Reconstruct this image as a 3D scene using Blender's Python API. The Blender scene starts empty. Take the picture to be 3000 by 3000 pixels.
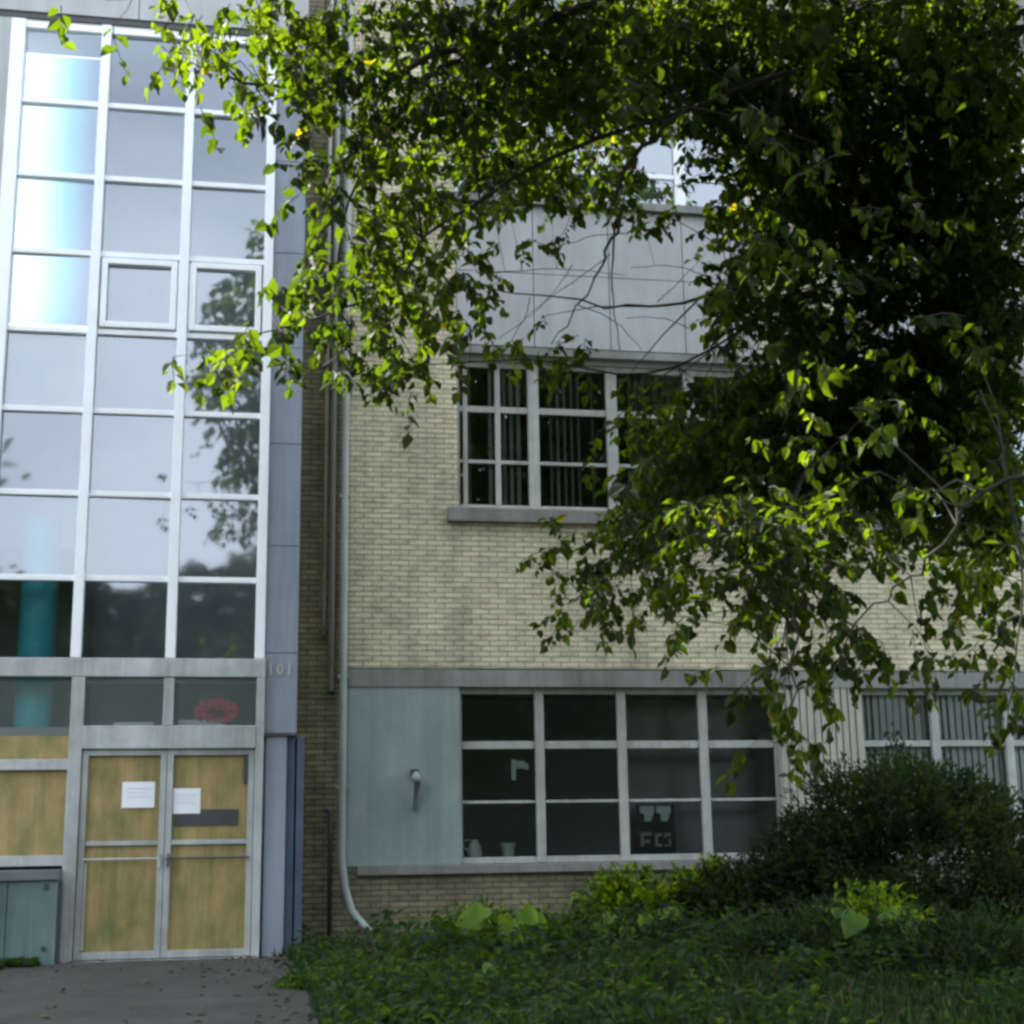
import bpy, math, random
from mathutils import Vector, Matrix, noise
random.seed(7)
S = bpy.context.scene
C = S.collection
R = math.radians

# ------------------------------------------------------------------ camera
CAM_D, CAM_H = 15.44, 1.107
F, PIT, YAW, ROL = 4293.7, R(12.63), R(10.286), R(-0.886)
fw = Vector((math.sin(YAW)*math.cos(PIT), math.cos(YAW)*math.cos(PIT), math.sin(PIT)))
rt = Vector((math.cos(YAW), -math.sin(YAW), 0)); up = rt.cross(fw)
rt, up = math.cos(ROL)*rt + math.sin(ROL)*up, -math.sin(ROL)*rt + math.cos(ROL)*up
cd = bpy.data.cameras.new('camera'); cam = bpy.data.objects.new('camera', cd); C.objects.link(cam)
cam.matrix_world = Matrix(((rt.x, up.x, -fw.x, 0), (rt.y, up.y, -fw.y, -CAM_D), (rt.z, up.z, -fw.z, CAM_H), (0, 0, 0, 1)))
cd.sensor_fit = 'HORIZONTAL'; cd.sensor_width = 36; cd.lens = 36*F/3000
cd.clip_end = 1000; cd.clip_start = 0.1
S.camera = cam

def at(x, y, Y):
    """point of the plane at depth Y that the photo shows at pixel x, y of 3000"""
    r = fw*F + rt*(x-1500) + up*(1500-y); s = (CAM_D+Y)/r.y
    return Vector((r.x*s, Y, CAM_H+r.z*s))
def a19(x, y, Y): return at(x*3000/1932, y*3000/1932, Y)

# ------------------------------------------------------------------ light
SUN_AZ = Vector((-0.80, 0.60)); SUN_EL = R(44.5)
w = bpy.data.worlds.new('World'); S.world = w; w.use_nodes = True
nt = w.node_tree; nt.nodes.clear()
sky = nt.nodes.new('ShaderNodeTexSky'); sky.sky_type = 'NISHITA'; sky.sun_disc = False
sky.sun_elevation = SUN_EL; sky.sun_rotation = math.atan2(SUN_AZ.x, SUN_AZ.y)
sky.air_density = 1.0; sky.dust_density = 1.5; sky.ozone_density = 1.0
tc = nt.nodes.new('ShaderNodeTexCoord'); mp = nt.nodes.new('ShaderNodeMapping'); mp.inputs['Scale'].default_value = (1, 1, 2.2)
nz = nt.nodes.new('ShaderNodeTexNoise'); nz.inputs['Scale'].default_value = 2.3; nz.inputs['Detail'].default_value = 6
cr = nt.nodes.new('ShaderNodeValToRGB'); cr.color_ramp.elements[0].color = (.5, .5, .5, 1); cr.color_ramp.elements[0].position = 0.30; cr.color_ramp.elements[1].position = 0.56
mx = nt.nodes.new('ShaderNodeMix'); mx.data_type = 'RGBA'; mx.inputs['B'].default_value = (7.6, 8.2, 9.2, 1)
mt = nt.nodes.new('ShaderNodeMath'); mt.operation = 'MULTIPLY'; mt.inputs[1].default_value = 0.85
bg = nt.nodes.new('ShaderNodeBackground'); bg.inputs['Strength'].default_value = 0.12
wo = nt.nodes.new('ShaderNodeOutputWorld')
L = nt.links.new
L(tc.outputs['Generated'], mp.inputs['Vector']); L(mp.outputs[0], nz.inputs['Vector']); L(nz.outputs['Fac'], cr.inputs[0])
L(cr.outputs[0], mt.inputs[0]); L(mt.outputs[0], mx.inputs['Factor']); L(sky.outputs[0], mx.inputs['A']); L(mx.outputs['Result'], bg.inputs[0]); L(bg.outputs[0], wo.inputs[0])
sd = bpy.data.lights.new('sun', 'SUN'); sd.energy = 5.0; sd.angle = R(0.5); sd.color = (1, .95, .84)
sun = bpy.data.objects.new('sun', sd); C.objects.link(sun)
sdir = Vector((SUN_AZ.x*math.cos(SUN_EL), SUN_AZ.y*math.cos(SUN_EL), math.sin(SUN_EL)))
sun.rotation_euler = (-sdir).to_track_quat('-Z', 'Y').to_euler()
S.view_settings.view_transform = 'Standard'; S.view_settings.look = 'None'
S.view_settings.exposure = 1.80; S.view_settings.gamma = 1
S.cycles.filter_width = 3.0
S.cycles.max_bounces = 8; S.cycles.transparent_max_bounces = 16

# ------------------------------------------------------------------ materials
M = {}
def mat(name, col, rough=0.7, var=0.0, vscale=3.0, col2=None, bump=0.0, bscale=20, stretch=(1, 1, 1), metal=0, spec=0.5, soft=.2, streak=0, grain=0):
    m = bpy.data.materials.new(name); m.use_nodes = True; t = m.node_tree; b = t.nodes['Principled BSDF']
    b.inputs['Base Color'].default_value = (*col, 1); b.inputs['Roughness'].default_value = rough
    b.inputs['Metallic'].default_value = metal; b.inputs['Specular IOR Level'].default_value = spec
    g = t.nodes.new('ShaderNodeNewGeometry'); mp = t.nodes.new('ShaderNodeMapping'); mp.inputs['Scale'].default_value = stretch
    t.links.new(g.outputs['Position'], mp.inputs['Vector'])
    if col2 or var:
        c2 = col2 or tuple(c*(1-var) for c in col)
        n = t.nodes.new('ShaderNodeTexNoise'); n.inputs['Scale'].default_value = vscale; n.inputs['Detail'].default_value = 7; n.inputs['Roughness'].default_value = .62
        t.links.new(mp.outputs[0], n.inputs['Vector'])
        r = t.nodes.new('ShaderNodeValToRGB'); r.color_ramp.elements[0].position = .5-soft; r.color_ramp.elements[1].position = .5+soft
        r.color_ramp.elements[0].color = (*c2, 1); r.color_ramp.elements[1].color = (*col, 1)
        t.links.new(n.outputs['Fac'], r.inputs[0]); t.links.new(r.outputs[0], b.inputs['Base Color'])
    for amt, st, sc_ in ((streak, (5, 5, .35), 1.0), (streak*.8, (1, 1, 1), .7), (grain, (28, 28, 1.2), 1.0)):
        if not amt: continue
        src = b.inputs['Base Color'].links[0].from_socket
        m2 = t.nodes.new('ShaderNodeMapping'); m2.inputs['Scale'].default_value = st; t.links.new(g.outputs['Position'], m2.inputs['Vector'])
        n = t.nodes.new('ShaderNodeTexNoise'); n.inputs['Scale'].default_value = sc_; n.inputs['Detail'].default_value = 9; n.inputs['Roughness'].default_value = .68; t.links.new(m2.outputs[0], n.inputs['Vector'])
        r = t.nodes.new('ShaderNodeValToRGB'); r.color_ramp.elements[0].position = .34; r.color_ramp.elements[1].position = .60
        k = 1-amt; r.color_ramp.elements[0].color = (k, k*1.01, k*.97, 1); r.color_ramp.elements[1].color = (1, 1, 1, 1); t.links.new(n.outputs['Fac'], r.inputs[0])
        x = t.nodes.new('ShaderNodeMix'); x.data_type = 'RGBA'; x.blend_type = 'MULTIPLY'; x.inputs['Factor'].default_value = 1
        t.links.new(src, x.inputs['A']); t.links.new(r.outputs[0], x.inputs['B']); t.links.new(x.outputs['Result'], b.inputs['Base Color'])
    if bump:
        n = t.nodes.new('ShaderNodeTexNoise'); n.inputs['Scale'].default_value = bscale; n.inputs['Detail'].default_value = 5
        t.links.new(mp.outputs[0], n.inputs['Vector'])
        bu = t.nodes.new('ShaderNodeBump'); bu.inputs['Strength'].default_value = bump; bu.inputs['Distance'].default_value = .02
        t.links.new(n.outputs['Fac'], bu.inputs['Height']); t.links.new(bu.outputs[0], b.inputs['Normal'])
    M[name] = m; return m

def brick(name, c1, c2, mortar, stain=.35):
    m = bpy.data.materials.new(name); m.use_nodes = True; t = m.node_tree; b = t.nodes['Principled BSDF']; b.inputs['Roughness'].default_value = .85
    N = t.nodes.new; l = t.links.new
    g = N('ShaderNodeNewGeometry'); sx = N('ShaderNodeSeparateXYZ'); cx = N('ShaderNodeCombineXYZ'); ad = N('ShaderNodeMath'); ad.operation = 'ADD'
    l(g.outputs['Position'], sx.inputs[0]); l(sx.outputs['X'], ad.inputs[0]); l(sx.outputs['Y'], ad.inputs[1]); l(ad.outputs[0], cx.inputs['X']); l(sx.outputs['Z'], cx.inputs['Y'])
    nz = N('ShaderNodeTexNoise'); nz.inputs['Scale'].default_value = 6; l(cx.outputs[0], nz.inputs['Vector'])
    vm = N('ShaderNodeVectorMath'); vm.operation = 'SCALE'; vm.inputs['Scale'].default_value = .006
    va = N('ShaderNodeVectorMath'); l(nz.outputs['Color'], vm.inputs[0]); l(vm.outputs[0], va.inputs[0]); l(cx.outputs[0], va.inputs[1])
    bt = N('ShaderNodeTexBrick'); bt.inputs['Scale'].default_value = 1; bt.inputs['Brick Width'].default_value = .205; bt.inputs['Row Height'].default_value = .0605
    bt.inputs['Mortar Size'].default_value = .0075; bt.inputs['Mortar Smooth'].default_value = .35; bt.inputs['Bias'].default_value = 0
    bt.inputs['Color1'].default_value = (*c1, 1); bt.inputs['Color2'].default_value = (*c2, 1); bt.inputs['Mortar'].default_value = (*mortar, 1)
    l(va.outputs[0], bt.inputs['Vector'])
    n2 = N('ShaderNodeTexNoise'); n2.inputs['Scale'].default_value = .9; n2.inputs['Detail'].default_value = 8; n2.inputs['Roughness'].default_value = .7
    mp = N('ShaderNodeMapping'); mp.inputs['Scale'].default_value = (1.6, .5, 1); l(cx.outputs[0], mp.inputs[0]); l(mp.outputs[0], n2.inputs['Vector'])
    r = N('ShaderNodeValToRGB'); r.color_ramp.elements[0].position = .32; r.color_ramp.elements[1].position = .62
    r.color_ramp.elements[0].color = (1-stain,)*3+(1,); r.color_ramp.elements[1].color = (1.06, 1.06, 1.04, 1)
    l(n2.outputs['Fac'], r.inputs[0])
    n3 = N('ShaderNodeTexNoise'); n3.inputs['Scale'].default_value = 1; n3.inputs['Detail'].default_value = 4; m3 = N('ShaderNodeMapping'); m3.inputs['Scale'].default_value = (5, 17, 1)
    l(cx.outputs[0], m3.inputs[0]); l(m3.outputs[0], n3.inputs['Vector']); r3 = N('ShaderNodeValToRGB'); r3.color_ramp.elements[0].position = .32; r3.color_ramp.elements[1].position = .55
    r3.color_ramp.elements[0].color = (.76, .75, .74, 1); r3.color_ramp.elements[1].color = (1.05, 1.05, 1.05, 1); l(n3.outputs['Fac'], r3.inputs[0])
    m4 = N('ShaderNodeMix'); m4.data_type = 'RGBA'; m4.blend_type = 'MULTIPLY'; m4.inputs['Factor'].default_value = 1; l(bt.outputs['Color'], m4.inputs['A']); l(r3.outputs[0], m4.inputs['B'])
    mu = N('ShaderNodeMix'); mu.data_type = 'RGBA'; mu.blend_type = 'MULTIPLY'; mu.inputs['Factor'].default_value = 1
    l(m4.outputs['Result'], mu.inputs['A']); l(r.outputs[0], mu.inputs['B']); l(mu.outputs['Result'], b.inputs['Base Color'])
    bu = N('ShaderNodeBump'); bu.invert = True; bu.inputs['Strength'].default_value = .7; bu.inputs['Distance'].default_value = .008
    l(bt.outputs['Fac'], bu.inputs['Height']); l(bu.outputs[0], b.inputs['Normal'])
    M[name] = m; return m

def glass(name, tint, base, rough=0.0, refl=(1, 1, 1), wav=.05):
    m = bpy.data.materials.new(name); m.use_nodes = True; t = m.node_tree; t.nodes.clear(); N = t.nodes.new; l = t.links.new
    o = N('ShaderNodeOutputMaterial'); mi = N('ShaderNodeMixShader'); tr = N('ShaderNodeBsdfTransparent'); gl = N('ShaderNodeBsdfGlossy')
    tr.inputs[0].default_value = (*tint, 1); gl.inputs['Color'].default_value = (*refl, 1); gl.inputs['Roughness'].default_value = rough
    fr = N('ShaderNodeFresnel'); fr.inputs[0].default_value = 1.5
    ad = N('ShaderNodeMath'); ad.operation = 'ADD'; ad.use_clamp = True; ad.inputs[1].default_value = base; l(fr.outputs[0], ad.inputs[0])
    g = N('ShaderNodeNewGeometry'); n = N('ShaderNodeTexNoise'); n.inputs['Scale'].default_value = 1.3; n.inputs['Detail'].default_value = 1
    l(g.outputs['Position'], n.inputs['Vector']); bu = N('ShaderNodeBump'); bu.inputs['Strength'].default_value = wav; bu.inputs['Distance'].default_value = .05
    l(n.outputs['Fac'], bu.inputs['Height']); l(bu.outputs[0], gl.inputs['Normal'])
    l(ad.outputs[0], mi.inputs[0]); l(tr.outputs[0], mi.inputs[1]); l(gl.outputs[0], mi.inputs[2]); l(mi.outputs[0], o.inputs[0])
    M[name] = m; return m

def leafmat(name, cols, trans=.45, rough=.58, refl_=1):
    """leaf: colour varies leaf by leaf through the 'tint' attribute"""
    m = bpy.data.materials.new(name); m.use_nodes = True; t = m.node_tree; t.nodes.clear(); N = t.nodes.new; l = t.links.new
    o = N('ShaderNodeOutputMaterial'); a = N('ShaderNodeAttribute'); a.attribute_name = 'tint'
    r = N('ShaderNodeValToRGB'); els = r.color_ramp.elements
    for i, (p, c) in enumerate(cols):
        e = els[i] if i < 2 else els.new(p)
        e.position = p; e.color = (*c, 1)
    l(a.outputs['Fac'], r.inputs[0])
    pb = N('ShaderNodeBsdfPrincipled'); pb.inputs['Roughness'].default_value = rough; pb.inputs['Specular IOR Level'].default_value = .2
    tl = N('ShaderNodeBsdfTranslucent'); hs = N('ShaderNodeMix'); hs.data_type = 'RGBA'; hs.blend_type = 'MULTIPLY'; hs.inputs['Factor'].default_value = 1
    hs.inputs['B'].default_value = (14.5, 12, 1.0, 1)
    dk = N('ShaderNodeMix'); dk.data_type = 'RGBA'; dk.blend_type = 'MULTIPLY'; dk.inputs['Factor'].default_value = 1; dk.inputs['B'].default_value = (refl_, refl_, refl_, 1)
    l(r.outputs[0], dk.inputs['A']); l(dk.outputs['Result'], pb.inputs['Base Color']); l(r.outputs[0], hs.inputs['A']); l(hs.outputs['Result'], tl.inputs[0])
    mi = N('ShaderNodeMixShader'); mi.inputs[0].default_value = trans
    l(pb.outputs[0], mi.inputs[1]); l(tl.outputs[0], mi.inputs[2]); l(mi.outputs[0], o.inputs[0])
    M[name] = m; return m

brick('brick', (.66, .60, .41), (.54, .49, .335), (.28, .26, .20))
brick('shaded_base_brick', (.29, .255, .15), (.21, .19, .11), (.10, .095, .07), .6)  # brick colour darkened to carry the shade low on the wall
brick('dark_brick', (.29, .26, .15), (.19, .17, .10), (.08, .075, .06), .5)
mat('pale_panel', (.44, .455, .465), .6, col2=(.37, .38, .38), vscale=1.2, streak=.18)
mat('pier_panel', (.29, .32, .39), .55, col2=(.24, .27, .33), vscale=1.0, streak=.25)
mat('pier_blue', (.07, .10, .15), .6, var=.4, vscale=2)  # darker blue than the pier panel
mat('grey_render', (.30, .36, .355), .8, col2=(.22, .28, .28), vscale=1.3, streak=.16, bump=.2, bscale=60)
mat('beam', (.28, .30, .27), .7, var=.25, vscale=2, streak=.35)
mat('concrete', (.28, .27, .25), .85, var=.3, vscale=4, streak=.3, bump=.3)
mat('ribbed', (.46, .47, .38), .6, var=.2, vscale=3, stretch=(6, 1, 1), streak=.3)
mat('white_frame', (.86, .89, .90), .45, var=.10, vscale=3)
mat('entrance_frame', (.52, .55, .53), .55, var=.25, vscale=5, streak=.35)
mat('aged_frame', (.50, .52, .48), .55, var=.22, vscale=5, streak=.3)
mat('plywood', (.46, .31, .125), .7, col2=(.20, .20, .065), vscale=2.4, stretch=(1.5, 1, 1.0), bump=.15, bscale=30, soft=.16, streak=.2, grain=.22)
mat('landing_beige', (.70, .56, .46), .9, col2=(.42, .44, .46), vscale=1.6, soft=.25)
mat('teal_paint', (.06, .60, .70), .5, var=.15)
mat('hall_wall', (.50, .50, .50), .8, var=.15)
mat('room_wall', (.50, .53, .52), .9, var=.3, vscale=1)
mat('pipe_pale', (.44, .49, .46), .6, var=.25, vscale=5, stretch=(1, 1, .3), streak=.3)
mat('pipe_tan', (.50, .49, .40), .6, var=.3, vscale=4)
mat('dark_metal', (.05, .055, .055), .5, var=.3)
mat('cabinet_paint', (.15, .23, .22), .5, var=.25, vscale=2, streak=.4)
mat('cap_grey', (.13, .15, .16), .6, var=.3)
mat('paper', (.78, .80, .82), .7)
mat('ink', (.52, .53, .56), .7)
mat('sign_white', (.72, .80, .76), .6)
mat('red_petal', (.85, .015, .10), .6, var=.2, vscale=20)
mat('blind', (.82, .86, .84), .7, var=.15)
mat('asphalt', (.062, .060, .050), .9, col2=(.026, .029, .023), vscale=1.6, bump=.7, bscale=45, streak=.3)
mat('soil', (.035, .04, .02), .95, col2=(.018, .028, .012), vscale=3, bump=.8, bscale=15)
mat('bark', (.035, .03, .024), .9, var=.4, vscale=12, bump=.5, bscale=25)
mat('twig', (.03, .025, .02), .8)
mat('stone', (.28, .28, .25), .9, var=.4, vscale=12, bump=.5)
glass('hall_glass', (.72, .80, .82), .155, refl=(.88, .94, 1.0), wav=.05, rough=.035)
glass('window_glass', (.84, .87, .85), .0, refl=(.8, .9, .9), wav=.012)
glass('upper_glass', (.88, .92, .92), .20, refl=(.9, .95, 1), wav=.03)
glass('rough_glass', (.80, .82, .80), .07, rough=.4, refl=(.8, .95, .9))  # rough reflective glass; its grey haze stands in for a lit panel behind
glass('reflect_glass', (.7, .78, .8), .19, refl=(.9, .95, 1))
m = bpy.data.materials.new('frosted'); m.use_nodes = True; t = m.node_tree; t.nodes.clear()
o_ = t.nodes.new('ShaderNodeOutputMaterial'); q = t.nodes.new('ShaderNodeBsdfTranslucent'); q.inputs[0].default_value = (.93, .96, .95, 1); t.links.new(q.outputs[0], o_.inputs[0]); M['frosted'] = m
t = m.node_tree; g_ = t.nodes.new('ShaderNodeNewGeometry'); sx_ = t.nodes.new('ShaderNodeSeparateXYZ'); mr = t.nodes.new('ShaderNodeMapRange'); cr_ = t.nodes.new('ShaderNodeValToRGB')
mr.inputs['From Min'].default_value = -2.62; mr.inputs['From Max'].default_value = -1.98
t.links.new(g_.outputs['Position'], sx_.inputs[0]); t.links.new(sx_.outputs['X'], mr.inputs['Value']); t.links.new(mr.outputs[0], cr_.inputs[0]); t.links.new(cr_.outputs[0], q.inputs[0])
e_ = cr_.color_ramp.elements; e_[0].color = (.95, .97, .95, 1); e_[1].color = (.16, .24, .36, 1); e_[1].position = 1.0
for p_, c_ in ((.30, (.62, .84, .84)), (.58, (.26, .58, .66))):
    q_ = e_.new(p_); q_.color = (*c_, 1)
leafmat('tree_leaf', [(0, (.006, .013, .005)), (1, (.06, .09, .018)), (.5, (.012, .024, .006)), (.93, (.026, .044, .008)), (.97, (.045, .018, .008))], .40, refl_=.32)
leafmat('shrub_leaf', [(0, (.005, .013, .007)), (1, (.024, .042, .020)), (.5, (.009, .022, .010))], .12, .8)
leafmat('herb_leaf', [(0, (.006, .017, .009)), (1, (.034, .060, .022)), (.5, (.011, .027, .013))], .25, .7)
leafmat('burdock_leaf', [(0, (.035, .075, .035)), (1, (.065, .12, .008))], .3, .5)
leafmat('far_leaf', [(0, (.012, .022, .012)), (1, (.025, .04, .018))], .06, .9)

# ------------------------------------------------------------------ mesh helper
class MB:
    def __init__(s): s.v = []; s.f = []; s.t = []
    def box(s, x0, x1, y0, y1, z0, z1):
        n = len(s.v)
        s.v += [(x, y, z) for z in (z0, z1) for y in (y0, y1) for x in (x0, x1)]
        s.f += [tuple(n+i for i in q) for q in ((0, 2, 3, 1), (4, 5, 7, 6), (0, 1, 5, 4), (2, 6, 7, 3), (0, 4, 6, 2), (1, 3, 7, 5))]
        return s
    def quad(s, *p):
        n = len(s.v); s.v += [tuple(q) for q in p]; s.f.append(tuple(range(n, n+len(p)))); return s
    def tube(s, pts, rad, n=8, caps=True):
        pts = [Vector(p) for p in pts]; m = len(pts); rs = rad if isinstance(rad, (list, tuple)) else [rad]*m
        b = len(s.v)
        for i, p in enumerate(pts):
            d = (pts[min(i+1, m-1)]-pts[max(i-1, 0)]).normalized()
            a = d.orthogonal().normalized() if i == 0 else (a - d*a.dot(d)).normalized()
            c = d.cross(a)
            s.v += [tuple(p + (a*math.cos(k*2*math.pi/n) + c*math.sin(k*2*math.pi/n))*rs[i]) for k in range(n)]
        for i in range(m-1):
            for k in range(n):
                s.f.append((b+i*n+k, b+i*n+(k+1) % n, b+(i+1)*n+(k+1) % n, b+(i+1)*n+k))
        if caps:
            s.f.append(tuple(b+k for k in reversed(range(n)))); s.f.append(tuple(b+(m-1)*n+k for k in range(n)))
        return s
    def lathe(s, c, prof, n=20):
        b = len(s.v); c = Vector(c)
        for r, z in prof: s.v += [(c.x+r*math.cos(k*2*math.pi/n), c.y+r*math.sin(k*2*math.pi/n), c.z+z) for k in range(n)]
        for i in range(len(prof)-1):
            for k in range(n): s.f.append((b+i*n+k, b+i*n+(k+1) % n, b+(i+1)*n+(k+1) % n, b+(i+1)*n+k))
        s.f.append(tuple(b+k for k in reversed(range(n)))); s.f.append(tuple(b+(len(prof)-1)*n+k for k in range(n)))
        return s
    def leaf(s, p, d, nrm, ln, wd, tint):
        """pointed oval leaf of two folded halves"""
        d = d.normalized(); sd = d.cross(nrm)
        if sd.length < 1e-4: sd = d.orthogonal()
        sd.normalize(); nn = sd.cross(d)
        n = len(s.v); fold = wd*.18; cv = ln*.10
        P = lambda a, b, c: tuple(p + d*(ln*a) + sd*(wd*b) + nn*c)
        s.v += [P(0, 0, 0), P(.28, .46, fold), P(.62, .38, fold-cv*.3), P(1, 0, -cv), P(.62, -.38, fold-cv*.3), P(.28, -.46, fold)]
        s.f += [(n, n+1, n+2, n+3), (n, n+3, n+4, n+5)]
        s.t += [tint]*6
    def build(s, name, m, parent=None, smooth=False, bevel=0):
        me = bpy.data.meshes.new(name); me.from_pydata(s.v, [], s.f); me.update()
        if s.t:
            at_ = me.attributes.new('tint', 'FLOAT', 'POINT'); at_.data.foreach_set('value', s.t)
        if smooth: me.polygons.foreach_set('use_smooth', [True]*len(me.polygons))
        if m: me.materials.append(M[m] if isinstance(m, str) else m)
        o = bpy.data.objects.new(name, me); C.objects.link(o)
        if parent: o.parent = parent; o.matrix_parent_inverse = parent.matrix_world.inverted()
        if bevel:
            b = o.modifiers.new('bevel', 'BEVEL'); b.width = bevel; b.segments = 2; b.limit_method = 'ANGLE'
        return o
def tag(o, label=None, cat=None, group=None, kind=None):
    if label: o['label'] = label
    if cat: o['category'] = cat
    if group: o['group'] = group
    if kind: o['kind'] = kind
    return o
def thing(name, loc, label, cat, group=None):
    o = bpy.data.objects.new(name, None); C.objects.link(o); o.location = loc; o.empty_display_size = .2
    o.matrix_world = Matrix.Translation(loc)
    return tag(o, label, cat, group)

# ------------------------------------------------------------------ ground
GX0, GX1 = -80, 80
def gz(x, y):
    """lawn falls gently away from the wall towards the camera"""
    z = -0.055*max(0, -y-4.5) if y > -18 else -0.74
    return z
def bank(x, y):
    k = min(1, max(0, (x-1.2)/3.5)); e = max(0, 1-abs(y+2.2)/4.5)
    return .16*k*e
def ground_mesh():
    b = MB(); xs = [-90, -40, -20, -10, -6, -4, -3, -2, -1, 0, .5, 1, 1.5, 2, 2.5, 3, 4, 5, 6, 8, 10, 15, 25, 50, 90]; ys = [-95, -60, -40, -28, -18, -15, -12, -10, -8.5, -7, -6, -5, -4.5, -4, -3, -2.2, -1.5, -.8, 0, .9, 3, 8, 20, 60]
    for y in ys:
        for x in xs: b.v.append((x, y, gz(x, y)+bank(x, y)-.006))
    W = len(xs)
    for j in range(len(ys)-1):
        for i in range(W-1): b.f.append((j*W+i, j*W+i+1, (j+1)*W+i+1, (j+1)*W+i))
    return b
tag(ground_mesh().build('ground', 'soil', smooth=True), kind='structure')
b = MB(); ed = [(-.15, .35), (-1, .38), (-2, .42), (-3, .5), (-4, .5), (-4.5, .55), (-6, .42), (-7, .38), (-9, .4), (-12, .5), (-18, .6), (-28, .6)]
b.v = [(x, y, gz(0, y)+.02) for y, xr in ed for x in (-7, xr+.16)] ; b.f = []; b.v = []
for i in range(len(ed)-1):
    (y0, r0_), (y1, r1_) = ed[i], ed[i+1]; g_ = .007
    for x0, x1a, x1b in ((-7, r0_+.16, r1_+.16),):
        gj = g_ if i == 5 else 0
        b.quad((x0, y0, gz(0, y0)+.02), (x0, y1+gj, gz(0, y1)+.02), (x1b, y1+gj, gz(0, y1)+.02), (x1a, y0, gz(0, y0)+.02))
tag(b.build('path', 'asphalt'), kind='structure')

# ------------------------------------------------------------------ building
B = thing('school_building', (0, 0, 0), 'yellow brick building with a tall white framed glazed stair bay and grey window bands', 'building')
HT = 14.0  # unseen top, raised so the building shades the ground in front
YB = 0.9                                            # face of the brick wall
def part(b, name, m, label=None, parent=B, **k):
    o = b.build(name, m, parent, **k)
    if label: o['label'] = label
    return o
WX0, WX1, W2X0, W2X1 = 2.33, 6.09, 7.12, 10.9         # the two window bays
zl0, zl1, zu0, zu1, zt0, zt1 = .86, 2.80, 4.86, 6.68, 8.78, 10.7
# brickwork with openings left in it
b = MB(); T = .25
b.box(1.07, 14, YB, YB+T, 3.01, 4.86)
for x0, x1 in ((1.07, WX0), (WX1, W2X0), (W2X1, 14)):
    b.box(x0, x1, YB, YB+T, 4.86, HT)
b.box(1.07, WX0, YB+.03, YB+T, 2.99, 3.01)
part(b, 'wall', 'brick')
part(MB().box(1.07, 14, YB, YB+T, -.8, .76).box(1.07, 1.195, YB, YB+T, .761, .858), 'wall_base', 'shaded_base_brick', 'brick wall foot under the ledge, darkened to carry its shade')
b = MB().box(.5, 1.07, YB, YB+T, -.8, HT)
part(b, 'wall', 'dark_brick', 'dark brick strip behind the pipes')  # darker brown brick than the main wall
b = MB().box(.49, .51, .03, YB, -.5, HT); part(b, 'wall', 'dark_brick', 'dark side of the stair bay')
b = MB().box(1.07, WX0, YB-.012, YB+T, .86, 2.80); part(b, 'wall_panel', 'grey_render', 'smooth grey blue rendered panel beside the ground floor window')
b = MB().box(1.07, 14, YB-.03, YB+T, 2.80, 2.99); part(b, 'beam', 'beam', 'grey beam over the ground floor windows')
b = MB().box(1.2, 14, YB-.07, YB+T, .76, .855); part(b, 'ledge', 'concrete', bevel=.008)
b = MB(); x = WX1
while x < W2X0-.02:
    b.box(x, x+.062, YB-.02, YB+T-.01, .86, 2.80); b.box(x+.062, x+.085, YB, YB+T-.02, .86, 2.80); x += .0855
part(b, 'wall_panel', 'ribbed', 'cream vertically ribbed panel between the ground floor windows')
# pale spandrel panels between second and third floor windows
b = MB()
for x0, x1 in ((WX0, WX1), (W2X0, W2X1)):
    n = 4; wd = (x1-x0)/n
    for i in range(n):
        b.box(x0+i*wd+.006, x0+(i+1)*wd-.006, YB-.01, YB+.05, 6.86, 7.78); b.box(x0+i*wd+.006, x0+(i+1)*wd-.006, YB-.01, YB+.05, 7.79, 8.66)
    b.box(x0, x1, YB+.06, YB+T, 6.68, 8.78)
part(b, 'spandrel', 'pale_panel', 'pale grey panels under the top floor windows')
b = MB()
for x0, x1 in ((WX0, WX1), (W2X0, W2X1)):
    b.box(x0-.02, x1+.02, YB-.05, YB+.06, 6.74, 6.83)
    b.box(x0-.12, x1+.12, YB-.08, YB+.06, 8.67, 8.765)
    b.box(x0, x1, YB, YB+T, zt1, HT)
part(b, 'lintel', 'beam')
b = MB().box(.5, 14, .95, 1.2, HT, HT+.12).box(-14, -3.4, -.02, 1.1, HT, HT+.12).box(-3.4, .5, -.04, 1.3, HT, HT+.12).box(-2.1, .5, 1.3, 2.8, HT, HT+.12).box(.6, 14, 1.2, 9, HT-.1, HT+.05).box(-14, -3.3, .3, 2.8, HT-.1, HT+.05)
part(b, 'roof', 'concrete')

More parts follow.
